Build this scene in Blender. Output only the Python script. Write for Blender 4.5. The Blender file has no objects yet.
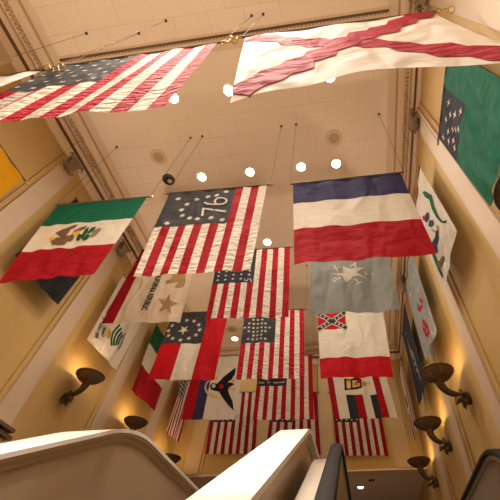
import bpy, math, random
from mathutils import Vector, Matrix
from mathutils.geometry import tessellate_polygon
random.seed(7)
PI = math.pi
C = bpy.context.scene.collection
sc = bpy.context.scene

# ------------------------------------------------------------------ camera
PITCH, ROLL, YAW, FPX, PPX = 0.881161507, 0.0180569939, 0.142515040, 350.450827, 307.642547
cp, sp = math.cos(PITCH), math.sin(PITCH)
cy, sy = math.cos(YAW), math.sin(YAW)
cr, sr = math.cos(ROLL), math.sin(ROLL)
FW = Vector((-sy*cp, cy*cp, sp))
_rt = Vector((cy, sy, 0)); _up = _rt.cross(FW)
RT = cr*_rt + sr*_up
UP = -sr*_rt + cr*_up
def ray(u, v): return RT*((u-PPX)/FPX) + UP*((250-v)/FPX) + FW
def aty(u, v, y): d = ray(u, v); return d*(y/d.y)
def atx(u, v, x): d = ray(u, v); return d*(x/d.x)
cd = bpy.data.cameras.new('camera'); cam = bpy.data.objects.new('camera', cd); C.objects.link(cam)
cd.sensor_fit = 'HORIZONTAL'; cd.sensor_width = 36; cd.lens = FPX/500*36
cd.shift_x = (250-PPX)/500; cd.clip_start = .02; cd.clip_end = 100
cam.matrix_world = Matrix(((RT.x, UP.x, -FW.x, 0), (RT.y, UP.y, -FW.y, 0), (RT.z, UP.z, -FW.z, 0), (0, 0, 0, 1)))
sc.camera = cam

# ------------------------------------------------------------------ materials
def new_mat(name):
    m = bpy.data.materials.new(name); m.use_nodes = True
    nt = m.node_tree; b = nt.nodes['Principled BSDF']
    return m, nt, b
def plain(name, col, rough=.6, metal=0, var=.06, scale=6, bump=0, bscale=80, spec=.5):
    m, nt, b = new_mat(name)
    N, L = nt.nodes.new, nt.links.new
    tc = N('ShaderNodeTexCoord'); nz = N('ShaderNodeTexNoise'); nz.inputs['Scale'].default_value = scale; nz.inputs['Detail'].default_value = 3
    L(tc.outputs['Object'], nz.inputs['Vector'])
    mx = N('ShaderNodeMix'); mx.data_type = 'RGBA'
    mx.inputs[6].default_value = (*[c*(1-var) for c in col], 1); mx.inputs[7].default_value = (*[min(1, c*(1+var)) for c in col], 1)
    L(nz.outputs['Fac'], mx.inputs[0]); L(mx.outputs[2], b.inputs['Base Color'])
    b.inputs['Roughness'].default_value = rough; b.inputs['Metallic'].default_value = metal
    b.inputs['Specular IOR Level'].default_value = spec
    if bump:
        n2 = N('ShaderNodeTexNoise'); n2.inputs['Scale'].default_value = bscale; L(tc.outputs['Object'], n2.inputs['Vector'])
        bp = N('ShaderNodeBump'); bp.inputs['Strength'].default_value = bump; bp.inputs['Distance'].default_value = .01
        L(n2.outputs['Fac'], bp.inputs['Height']); L(bp.outputs['Normal'], b.inputs['Normal'])
    return m
def cloth(name, col, wrinkle=.25, trans=.22, wscale=7, dist=.06):
    m, nt, b = new_mat(name)
    N, L = nt.nodes.new, nt.links.new
    tc = N('ShaderNodeTexCoord'); mp = N('ShaderNodeMapping'); mp.inputs['Scale'].default_value = (1, 1, 2.2); mp.inputs['Rotation'].default_value = (0, .5, 0)
    L(tc.outputs['Object'], mp.inputs['Vector'])
    nz = N('ShaderNodeTexNoise'); nz.inputs['Scale'].default_value = wscale; nz.inputs['Detail'].default_value = 3
    L(mp.outputs['Vector'], nz.inputs['Vector'])
    bp = N('ShaderNodeBump'); bp.inputs['Strength'].default_value = wrinkle; bp.inputs['Distance'].default_value = dist
    L(nz.outputs['Fac'], bp.inputs['Height'])
    n2 = N('ShaderNodeTexNoise'); n2.inputs['Scale'].default_value = 2.6; n2.inputs['Detail'].default_value = 1; n2.inputs['Distortion'].default_value = .6
    m2 = N('ShaderNodeMapping'); m2.inputs['Scale'].default_value = (1.6, 1.6, .7); m2.inputs['Rotation'].default_value = (0, .35, 0)
    L(tc.outputs['Object'], m2.inputs['Vector']); L(m2.outputs['Vector'], n2.inputs['Vector'])
    b2 = N('ShaderNodeBump'); b2.inputs['Strength'].default_value = .5; b2.inputs['Distance'].default_value = .16
    L(n2.outputs['Fac'], b2.inputs['Height']); L(b2.outputs['Normal'], bp.inputs['Normal'])
    mx = N('ShaderNodeMix'); mx.data_type = 'RGBA'
    mx.inputs[6].default_value = (*[c*.93 for c in col], 1); mx.inputs[7].default_value = (*[min(1, c*1.07) for c in col], 1)
    L(nz.outputs['Fac'], mx.inputs[0])
    L(mx.outputs[2], b.inputs['Base Color']); L(bp.outputs['Normal'], b.inputs['Normal'])
    b.inputs['Roughness'].default_value = .75; b.inputs['Specular IOR Level'].default_value = .08
    tr = N('ShaderNodeBsdfTranslucent'); L(mx.outputs[2], tr.inputs['Color']); L(bp.outputs['Normal'], tr.inputs['Normal'])
    ms = N('ShaderNodeMixShader'); ms.inputs[0].default_value = trans
    out = nt.nodes['Material Output']
    L(b.outputs[0], ms.inputs[1]); L(tr.outputs[0], ms.inputs[2]); L(ms.outputs[0], out.inputs['Surface'])
    return m
def emis(name, col, s):
    m, nt, b = new_mat(name)
    b.inputs['Base Color'].default_value = (*col, 1)
    b.inputs['Emission Color'].default_value = (*col, 1); b.inputs['Emission Strength'].default_value = s
    return m
def ceiling_mat():
    m, nt, b = new_mat('acoustic_tile')
    N, L = nt.nodes.new, nt.links.new
    tc = N('ShaderNodeTexCoord')
    br = N('ShaderNodeTexBrick'); br.inputs['Scale'].default_value = 1
    br.inputs['Brick Width'].default_value = .52; br.inputs['Row Height'].default_value = .36; br.inputs['Mortar Size'].default_value = .004
    br.inputs['Color1'].default_value = (.82, .70, .585, 1); br.inputs['Color2'].default_value = (.85, .73, .61, 1); br.inputs['Mortar'].default_value = (.66, .55, .43, 1)
    L(tc.outputs['Object'], br.inputs['Vector'])
    nz = N('ShaderNodeTexNoise'); nz.inputs['Scale'].default_value = 55; nz.inputs['Detail'].default_value = 4; L(tc.outputs['Object'], nz.inputs['Vector'])
    n3 = N('ShaderNodeTexNoise'); n3.inputs['Scale'].default_value = 1.2; L(tc.outputs['Object'], n3.inputs['Vector'])
    # joints fade in and out
    mxj = N('ShaderNodeMix'); mxj.data_type = 'RGBA'; mxj.inputs[6].default_value = (.84, .72, .60, 1)
    rj = N('ShaderNodeMapRange'); rj.inputs[1].default_value = .35; rj.inputs[2].default_value = .62
    L(n3.outputs['Fac'], rj.inputs[0]); L(rj.outputs[0], mxj.inputs[0]); L(br.outputs['Color'], mxj.inputs[7])
    mx = N('ShaderNodeMix'); mx.data_type = 'RGBA'; mx.blend_type = 'MULTIPLY'; mx.inputs[0].default_value = 1
    rr = N('ShaderNodeMapRange'); rr.inputs[1].default_value = .3; rr.inputs[2].default_value = .7; rr.inputs[3].default_value = .86; rr.inputs[4].default_value = 1.08
    L(nz.outputs['Fac'], rr.inputs[0]); L(mxj.outputs[2], mx.inputs[6]); L(rr.outputs[0], mx.inputs[7])
    L(mx.outputs[2], b.inputs['Base Color']); b.inputs['Roughness'].default_value = .85
    bp = N('ShaderNodeBump'); bp.inputs['Strength'].default_value = .2; bp.inputs['Distance'].default_value = .004
    L(nz.outputs['Fac'], bp.inputs['Height']); L(bp.outputs['Normal'], b.inputs['Normal'])
    return m
M = dict(
    ceil=ceiling_mat(),
    wall=plain('yellow_plaster', (.47, .30, .10), .7, var=.05, scale=2, bump=.05, bscale=60),
    pilaster=plain('blush_plaster', (.48, .355, .24), .6, var=.03, scale=2),
    corndent=plain('dentil_plaster', (.54, .40, .27), .6, var=.08),
    backpil=plain('tan_plaster', (.44, .31, .155), .6, var=.03, scale=2), grille=plain('speaker_grille', (.46, .36, .26), .7, var=.1, scale=120),
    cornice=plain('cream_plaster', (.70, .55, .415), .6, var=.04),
    corndark=plain('dark_brown', (.10, .055, .025), .5, var=.2, scale=30),  # dark brown for lines of the cornice, ceiling band and doorcase
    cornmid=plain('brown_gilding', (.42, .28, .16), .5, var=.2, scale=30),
    bronze=plain('aged_bronze', (.10, .062, .03), .42, .75, var=.35, scale=25, bump=.15, bscale=60),
    bronzel=plain('worn_bronze', (.17, .105, .05), .45, .7, var=.3, scale=25, bump=.15, bscale=60),
    corbel=plain('corbel_bronze', (.26, .19, .12), .55, .3, var=.4, scale=30, bump=.3, bscale=50),
    brass=plain('brass', (.55, .38, .16), .3, .9, var=.1),
    wire=plain('wire_steel', (.10, .07, .05), .8, 0, spec=.1),
    rod=plain('rod_dark', (.10, .07, .05), .5, .2),
    trimring=plain('ring_white', (.85, .80, .72), .4),
    black=plain('socket_black', (.012, .010, .01), .6),
    steel=plain('brushed_steel', (.55, .5, .45), .3, .9, var=.08, scale=20),
    rubber=plain('handrail_rubber', (.012, .009, .008), .7, 0, var=.3, spec=.2),
    cap=plain('white_lacquer', (.86, .84, .80), .5, var=.01, scale=3),
    parapet=plain('cream_laminate', (.44, .335, .23), .35, var=.03, scale=3),
    parapetd=plain('tan_laminate', (.40, .30, .20), .35, var=.05, scale=3),
    smoked=plain('brown_panel', (.17, .115, .07), .3, var=.05, scale=3),
    deck=plain('deck_metal', (.50, .43, .34), .45, .1, var=.06, scale=12),
    tread=plain('tread_metal', (.30, .29, .28), .45, .7),
    floor=plain('stone_floor', (.36, .30, .245), .4, var=.12, scale=3),
    red=cloth('red_cloth', (.30, .006, .012), .35, .2), redb=cloth('bright_red_cloth', (.42, .008, .014), .3, .25),
    crim=cloth('crimson_cloth', (.24, .005, .010), .25, .2), pink=cloth('rose_red_cloth', (.42, .045, .07), .6),
    white=cloth('white_cloth', (.62, .555, .465), .22), whiter=cloth('bright_white_cloth', (.74, .70, .66), .15),
    puck=cloth('puckered_white_cloth', (.62, .555, .465), .75, .2, 9.5, .085),
    redp=cloth('puckered_red_cloth', (.38, .010, .022), 1.0, .2, 10, .08),
    cream=cloth('cream_cloth', (.56, .45, .325), .15), stripeblack=cloth('black_cloth', (.025, .027, .03), .2),
    navy=cloth('navy_cloth', (.03, .031, .042), .3), slate=cloth('slate_cloth', (.042, .042, .044), .3),
    indigo=cloth('indigo_cloth', (.036, .032, .085), .25), blueg=cloth('blue_grey_cloth', (.22, .232, .215), .2), lightg=cloth('light_grey_cloth', (.28, .29, .285), .25),
    green=cloth('green_cloth', (.009, .12, .068), .25), dgreen=cloth('dark_green_cloth', (.015, .09, .04), .15), yellow=cloth('yellow_cloth', (.70, .34, .008), .2),
    brown=cloth('brown_cloth', (.16, .095, .045), .15, .2), tan=cloth('tan_cloth', (.38, .23, .10), .15, .2), gold=cloth('gold_cloth', (.70, .36, .05), .15, .2),
    black_ink=cloth('black_print', (.012, .012, .014), .1, .1), grey=cloth('grey_print', (.22, .18, .13), .1, .1),
    lamp=emis('lamp_glow', (1, .86, .62), 30), lampoff=plain('lamp_off', (.6, .5, .4), .3), sconce_glow=emis('sconce_bulb', (1, .62, .25), 25),
)

# ------------------------------------------------------------------ mesh helpers
class MB:
    def __init__(s): s.v = []; s.f = []; s.m = []; s.mats = []
    def mi(s, mat):
        if mat not in s.mats: s.mats.append(mat)
        return s.mats.index(mat)
    def face(s, idx, mat): s.f.append(tuple(idx)); s.m.append(s.mi(mat))
    def add(s, verts, faces, mat):
        o = len(s.v); s.v += [tuple(p) for p in verts]
        k = s.mi(mat)
        for f in faces: s.f.append(tuple(i+o for i in f)); s.m.append(k)
    def box(s, a, b, mat):
        x0, y0, z0 = a; x1, y1, z1 = b
        vs = [(x0, y0, z0), (x1, y0, z0), (x1, y1, z0), (x0, y1, z0), (x0, y0, z1), (x1, y0, z1), (x1, y1, z1), (x0, y1, z1)]
        s.add(vs, [(0, 3, 2, 1), (4, 5, 6, 7), (0, 1, 5, 4), (1, 2, 6, 5), (2, 3, 7, 6), (3, 0, 4, 7)], mat)
    def tube(s, pts, r, mat, n=10, cap=True):
        pts = [Vector(p) for p in pts]
        rs = r if isinstance(r, (list, tuple)) else [r]*len(pts)
        o = len(s.v); prev = None
        for i, p in enumerate(pts):
            t = (pts[min(i+1, len(pts)-1)]-pts[max(i-1, 0)]).normalized()
            if prev is None:
                a = t.orthogonal().normalized()
            else:
                a = (prev - t*prev.dot(t)).normalized()
            prev = a; b = t.cross(a)
            for k in range(n):
                q = p + (a*math.cos(2*PI*k/n)+b*math.sin(2*PI*k/n))*rs[i]
                s.v.append(tuple(q))
        km = s.mi(mat)
        for i in range(len(pts)-1):
            for k in range(n):
                s.f.append((o+i*n+k, o+i*n+(k+1) % n, o+(i+1)*n+(k+1) % n, o+(i+1)*n+k)); s.m.append(km)
        if cap:
            s.f.append(tuple(o+k for k in range(n))[::-1]); s.m.append(km)
            s.f.append(tuple(o+(len(pts)-1)*n+k for k in range(n))); s.m.append(km)
    def lathe(s, prof, mat, n=32, origin=(0, 0, 0), flute=0, nf=16, f0=0, f1=99):
        ox, oy, oz = origin; o = len(s.v)
        for j, (r, z) in enumerate(prof):
            for k in range(n):
                a = 2*PI*k/n
                rr = r*(1+(flute*math.cos(nf*a) if f0 <= j <= f1 else 0))
                s.v.append((ox+rr*math.cos(a), oy+rr*math.sin(a), oz+z))
        km = s.mi(mat)
        for j in range(len(prof)-1):
            for k in range(n):
                s.f.append((o+j*n+k, o+j*n+(k+1) % n, o+(j+1)*n+(k+1) % n, o+(j+1)*n+k)); s.m.append(km)
        return o
    def torus(s, c, R, r, axis, mat, n=16, m=8):
        ax = Vector(axis).normalized(); a = ax.orthogonal().normalized(); b = ax.cross(a); c = Vector(c)
        o = len(s.v)
        for i in range(n):
            d = a*math.cos(2*PI*i/n)+b*math.sin(2*PI*i/n)
            for j in range(m):
                s.v.append(tuple(c+d*(R+r*math.cos(2*PI*j/m))+ax*r*math.sin(2*PI*j/m)))
        km = s.mi(mat)
        for i in range(n):
            for j in range(m):
                s.f.append((o+i*m+j, o+((i+1) % n)*m+j, o+((i+1) % n)*m+(j+1) % m, o+i*m+(j+1) % m)); s.m.append(km)
    def sweep(s, path, sec, mat, closed=True):
        # path: (y,z) list; sec: list of (x, n): x across, n along the path normal (up)
        o = len(s.v); k = len(sec)
        for i, (y, z) in enumerate(path):
            a = path[max(i-1, 0)]; b = path[min(i+1, len(path)-1)]
            t = Vector((b[0]-a[0], b[1]-a[1])).normalized(); nrm = Vector((-t.y, t.x))
            for (x, n) in sec: s.v.append((x, y+nrm.x*n, z+nrm.y*n))
        km = s.mi(mat)
        for i in range(len(path)-1):
            for j in range(k if closed else k-1):
                s.f.append((o+i*k+j, o+i*k+(j+1) % k, o+(i+1)*k+(j+1) % k, o+(i+1)*k+j)); s.m.append(km)
        if closed:
            s.f.append(tuple(o+j for j in range(k))[::-1]); s.m.append(km)
            s.f.append(tuple(o+(len(path)-1)*k+j for j in range(k))); s.m.append(km)
    def build(s, name, parent=None, smooth=True, angle=35):
        me = bpy.data.meshes.new(name); me.from_pydata(s.v, [], s.f)
        for m in s.mats: me.materials.append(m)
        me.polygons.foreach_set('material_index', s.m)
        me.polygons.foreach_set('use_smooth', [smooth]*len(s.f))
        if smooth:
            try: me.set_sharp_from_angle(angle=math.radians(angle))
            except Exception: pass
        me.update()
        o = bpy.data.objects.new(name, me); C.objects.link(o)
        if parent:
            o.parent = parent
            o.matrix_parent_inverse = Matrix.Translation(-Vector(parent.location))
        return o
def tag(o, label=None, cat=None, group=None, kind=None):
    if label: o['label'] = label
    if cat: o['category'] = cat
    if group: o['group'] = group
    if kind: o['kind'] = kind
    return o
def thing(name, label, cat, loc, group=None):
    o = bpy.data.objects.new(name, None); C.objects.link(o); o.location = loc; o.empty_display_size = .1
    return tag(o, label, cat, group)
def struct(mb, name, smooth=False, label=None):
    o = mb.build(name, None, smooth); o['kind'] = 'structure'
    if label: o['label'] = label
    return o
def copy_tree(o, parent=None):
    c = o.copy(); C.objects.link(c)
    if parent: c.parent = parent
    for ch in o.children: copy_tree(ch, c)
    return c

# ------------------------------------------------------------------ room shell
XL, XR, YN, YB, ZC, ZF = -4.42, 1.42, -6.0, 8.64, 6.0, -3.6
FL = .25                                     # upper landing floor
YS = 13.0
ZS = 2.86
mb = MB(); mb.box((XL-.2, YN, ZF), (XL, YS, ZC+.2), M['wall']); struct(mb, 'wall_left')
mb = MB(); mb.box((XR, YN, ZF), (XR+.2, YS, ZC+.2), M['wall']); struct(mb, 'wall_right')
mb = MB(); mb.box((XL, YB, ZS), (XR, YB+.25, ZC+.2), M['wall']); struct(mb, 'wall_back')
mb = MB(); mb.box((XL-.2, YN-.2, ZF), (XR+.2, YN, ZC+.2), M['wall']); struct(mb, 'wall_near')
mb = MB(); mb.box((XL, YS, ZF), (XR, YS+.2, ZS+.2), M['wall']); struct(mb, 'wall_far')
mb = MB(); mb.box((XL, YN, ZC), (XR, YB, ZC+.2), M['ceil']); struct(mb, 'ceiling')
mb = MB(); mb.box((XL, YB+.25, ZS), (XR, YS, ZS+.25), M['ceil']); struct(mb, 'ceiling_lower', label='lower plastered ceiling of the passage under the back wall')
mb = MB(); mb.box((XL, YN, ZF-.2), (XR, YS, ZF), M['floor']); struct(mb, 'floor')
mb = MB(); mb.box((XL, 3.9, FL-.3), (XR, YS, FL), M['floor']); struct(mb, 'floor_landing')

# cornice: profile as (distance from wall, z)
def cornice(name, side):
    mb = MB()
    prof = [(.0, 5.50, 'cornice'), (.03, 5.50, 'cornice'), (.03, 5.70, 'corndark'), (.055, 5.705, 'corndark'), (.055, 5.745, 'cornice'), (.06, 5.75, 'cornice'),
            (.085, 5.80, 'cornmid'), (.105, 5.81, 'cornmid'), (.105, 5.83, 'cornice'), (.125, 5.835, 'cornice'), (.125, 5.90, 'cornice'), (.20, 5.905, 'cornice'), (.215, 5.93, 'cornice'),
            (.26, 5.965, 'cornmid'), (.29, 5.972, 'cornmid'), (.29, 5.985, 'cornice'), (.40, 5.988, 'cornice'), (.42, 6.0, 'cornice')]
    def P(d, z, t):
        if side == 'left': return (XL+d, t, z)
        if side == 'right': return (XR-d, t, z)
        return (t, YB-d, z)
    for i in range(len(prof)-1):
        (d0, z0, m0), (d1, z1, _) = prof[i], prof[i+1]
        if side == 'back': a, b = (XL+d0, XL+d1), (XR-d0, XR-d1)
        else: a, b = (YN, YN), (YB-d0, YB-d1)
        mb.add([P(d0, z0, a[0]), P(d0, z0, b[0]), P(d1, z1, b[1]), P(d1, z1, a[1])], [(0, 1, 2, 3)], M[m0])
    t = YN if side != 'back' else XL+.2          # dentils
    end = YB-.2 if side != 'back' else XR-.2
    while t < end:
        q = [P(.125, 5.838, t), P(.165, 5.838, t), P(.165, 5.89, t), P(.125, 5.89, t), P(.125, 5.838, t+.028), P(.165, 5.838, t+.028), P(.165, 5.89, t+.028), P(.125, 5.89, t+.028)]
        mb.add(q, [(0, 1, 2, 3), (4, 7, 6, 5), (0, 4, 5, 1), (1, 5, 6, 2), (2, 6, 7, 3)], M['corndent'])
        t += .056
    struct(mb, name)
cornice('trim_1', 'left'); cornice('trim_2', 'right'); cornice('trim_3', 'back')
# band of trim across the ceiling
mb = MB()
mb.box((XL+.42, .62, 5.985), (XR-.42, .86, 5.999), M['cornice'])
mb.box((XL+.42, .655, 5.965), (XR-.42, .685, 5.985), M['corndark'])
x = XL+.42
while x < XR-.45:
    mb.box((x, .685, 5.968), (x+.03, .705, 5.985), M['cornmid']); x += .055
struct(mb, 'trim_4', label='moulded band crossing the ceiling')
# pilasters with a flat face and thin side fillets
def pilaster(name, side, c, w=.36, zb=ZF):
    mb = MB()
    z1 = 5.50
    def bx(a0, a1, d, m):
        if side == 'left': mb.box((XL, a0, zb), (XL+d, a1, z1), m)
        elif side == 'right': mb.box((XR-d, a0, zb), (XR, a1, z1), m)
        else: mb.box((a0, YB-d, ZS), (a1, YB, z1), m)
    bx(c-w/2-.07, c+w/2+.07, .025, M['wall']); bx(c-w/2, c+w/2, .06, M['pilaster' if side != 'back' else 'backpil'])
    struct(mb, name)
k = 5
for c in (.40, 2.14, 3.88, 5.6, 7.25):
    pilaster('trim_%d' % k, 'left', c, .30); k += 1
for c in (.45, 2.04, 3.58, 5.2, 6.8):
    pilaster('trim_%d' % k, 'right', c, .28); k += 1
for c in (-3.85, -2.24, -.72, .95):
    pilaster('trim_%d' % k, 'back', c); k += 1
# lower edge of the back wall and the doorcase by the left wall
mb = MB(); mb.box((XL, YB-.02, ZS-.03), (XR, YB+.27, ZS), M['cornice']); struct(mb, 'trim_%d' % k)
mb = MB()
mb.box((XL, 2.3, 1.62), (XL+.10, 4.14, 1.70), M['cornice']); mb.box((XL, 2.3, 1.70), (XL+.16, 4.18, 1.76), M['cornice'])
mb.box((XL, 2.3, 1.79), (XL+.20, 4.04, 1.83), M['corndark']); mb.box((XL, 2.3, 1.86), (XL+.22, 4.0, 1.90), M['corndark'])
mb.box((XL, 2.3, 1.76), (XL+.14, 3.98, 1.93), M['cornice'])
mb.box((XL, 2.34, FL), (XL+.08, 2.46, 1.62), M['cornice']); mb.box((XL, 3.98, FL), (XL+.08, 4.10, 1.62), M['cornice'])
mb.box((XL, 2.46, FL), (XL+.02, 3.98, 1.62), M['corndark'])
struct(mb, 'door_1')

# ------------------------------------------------------------------ corbels under the cornice
def corbel(side, y, label):
    x = XL+.05 if side == 'left' else XR-.05
    s = 1 if side == 'left' else -1
    z = 5.40
    t = thing('scroll_corbel', label, 'corbel', (x, y, z), 'bronze scroll corbels on the pilasters')
    b = MB()
    for zc, r0, w in ((z+.085, .045, .10), (z-.105, .034, .08)):
        pts = []
        for i in range(22):                       # a rolled volute
            a_ = i/21*3.4*PI; rr = r0*(1-.75*i/21)
            pts.append((x+s*(.055+rr*math.cos(a_)), zc+rr*math.sin(a_)))
        for i in range(21):
            (xa, za), (xb, zb_) = pts[i], pts[i+1]
            b.tube([(xa, y-w, za), (xa, y+w, za)], .016, M['corbel'], 6)
        b.tube([(x+s*.055, y-w-.02, zc), (x+s*.055, y+w+.02, zc)], .018, M['corbel'], 8)
    b.build('scroll', t)
    l = MB()
    for j, hh in ((-.075, .8), (-.04, .95), (0, 1.1), (.04, .95), (.075, .8)):
        pts = [(x+s*(.02+.085*math.sin(q*PI)), y+j*(1.15-.5*q), z+.10-.24*q*hh) for q in [i/8 for i in range(9)]]
        l.tube(pts, [.028*(1-.7*abs(q/8-.4)) for q in range(9)], M['corbel'], 8)
    for e in (-1, 1):
        l.tube([(x+s*.06, y+e*.09, z+.11), (x+s*.09, y+e*.15, z+.12), (x+s*.07, y+e*.19, z+.07)], [.03, .022, .006], M['corbel'], 8)
        l.tube([(x+s*.05, y+e*.06, z-.12), (x+s*.08, y+e*.12, z-.15), (x+s*.05, y+e*.15, z-.11)], [.025, .018, .006], M['corbel'], 8)
    l.build('acanthus_leaf', t)
corbel('left', 2.1, 'dark scroll corbel on the left wall above the yellow flag')
corbel('left', 3.95, 'dark scroll corbel peeping out right of the green, white and red eagle flag')
corbel('right', .5, 'dark scroll corbel at the top edge, beside the saltire flag rod')
corbel('right', 2.08, 'dark scroll corbel on the right wall next to the green flag canton')
corbel('right', 5.6, 'small dark scroll corbel high behind the blue, white and red flag')

# ------------------------------------------------------------------ ceiling fixtures
SPOT = 70
def downlight(x, y, label, z=ZC, power=SPOT, on=True, group='round downlights in the ceiling', r=.075):
    t = thing('downlight', label, 'ceiling light', (x, y, z), group)
    b = MB(); b.lathe([(r*.98, .03), (r, -.001), (r*1.12, -.012), (r*1.38, -.008), (r*1.42, .0)], M['trimring'] if on else M['black'], 28, (x, y, z)); b.build('trim_ring', t)
    l = MB(); o = l.lathe([(r*.97, -.004), (r*.6, -.014), (.001, -.018)], M['lamp'] if on else M['black'], 24, (x, y, z)); l.build('lens', t)
    if not on:
        q = MB(); q.lathe([(r*.5, -.016), (r*.4, -.035), (r*.2, -.045), (.001, -.047)], M['lampoff'], 20, (x+r*.2, y+r*.3, z)); q.build('eyeball', t)
    if on:
        ld = bpy.data.lights.new('lamp', 'SPOT'); ld.energy = power; ld.color = (1, .88, .745); ld.spot_size = math.radians(150 if y > .5 else 112); ld.spot_blend = 1; ld.shadow_soft_size = .07
        lo = bpy.data.objects.new('lamp', ld); C.objects.link(lo); lo.parent = t; lo.location = (0, 0, -.04)
XSD = (-2.47, -1.535, -.565, .085)
nm = ('leftmost', 'second from left', 'third from left', 'rightmost')
for i, x in enumerate(XSD):
    downlight(x, 2.87+.015*i, 'lit round downlight, %s of the four in the row above the 76 flag' % nm[i])
for i, x in enumerate((-2.475, -1.54, -.57, .1)):
    if i == 2: continue
    downlight(x, 1.43, 'lit round downlight beside the edge of the big saltire flag, %s of its row' % ('leftmost', 'middle', '', 'rightmost')[i])
downlight(-.57, 1.43, 'lit round downlight hidden above the white saltire flag')
downlight(-1.55, 4.57, 'lit round downlight in the gap between the 76 flag and the tricolour')
for x in (-2.47, -.57, .1): downlight(x, 4.57, 'lit round downlight hidden behind the hanging flags', power=SPOT*.7)
for y in (6.2, 7.86):
    for x in (-2.3, -.57, .1): downlight(x, y, 'lit round downlight hidden behind the hanging flags', power=SPOT*.2)
downlight(-3.15, 7.86, 'small lit round downlight near the back wall above the eagle flag', power=SPOT*.4)
for y in (-.06, -1.5, -3.0, -4.5):  # unseen rows; those farther back are added to light the hall
    for x in (-2.3, -1.4, -.45) if y > -.1 else (-2.47, -1.54, -.57): downlight(x, y, 'unseen lit round downlight above and behind the camera', power=SPOT*(5.2 if y > -2 else 1.3))
downlight(-3.12, 2.85, 'dark unlit eyeball downlight left of the lit row', on=False, r=.085)
for (x, y) in ((-.02, 9.75), (-2.2, 9.75), (-2.2, 11.6), (-.02, 11.6)):
    downlight(x, y, 'lit round downlight in the lower ceiling below the back wall' if (x, y) == (-.02, 9.75) else 'round downlight hidden in the lower ceiling', ZS, 3, group='downlights of the lower ceiling', r=.06)
downlight(.24, 9.3, 'small dark unlit downlight in the lower ceiling', ZS, 0, False, 'downlights of the lower ceiling', r=.05)
def speaker(x, y, label, r=.15):
    t = thing('ceiling_speaker', label, 'speaker', (x, y, ZC), 'round speaker grilles in the ceiling')
    b = MB(); b.lathe([(r*.62, -.006), (r*.66, -.014), (r*1.0, -.012), (r*1.05, 0)], M['cornice'], 32, (x, y, ZC)); b.build('flange', t)
    g = MB(); g.lathe([(r*.63, -.008), (r*.3, -.012), (.001, -.013)], M['grille'], 32, (x, y, ZC)); g.build('grille', t)
speaker(-3.13, 2.386, 'round speaker grille in the ceiling at left, near the eyeball light')
speaker(.083, 2.427, 'round speaker grille in the ceiling at right, above the tricolour flag')
speaker(-3.12, 7.43, 'small round speaker grille near the back wall')

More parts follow.
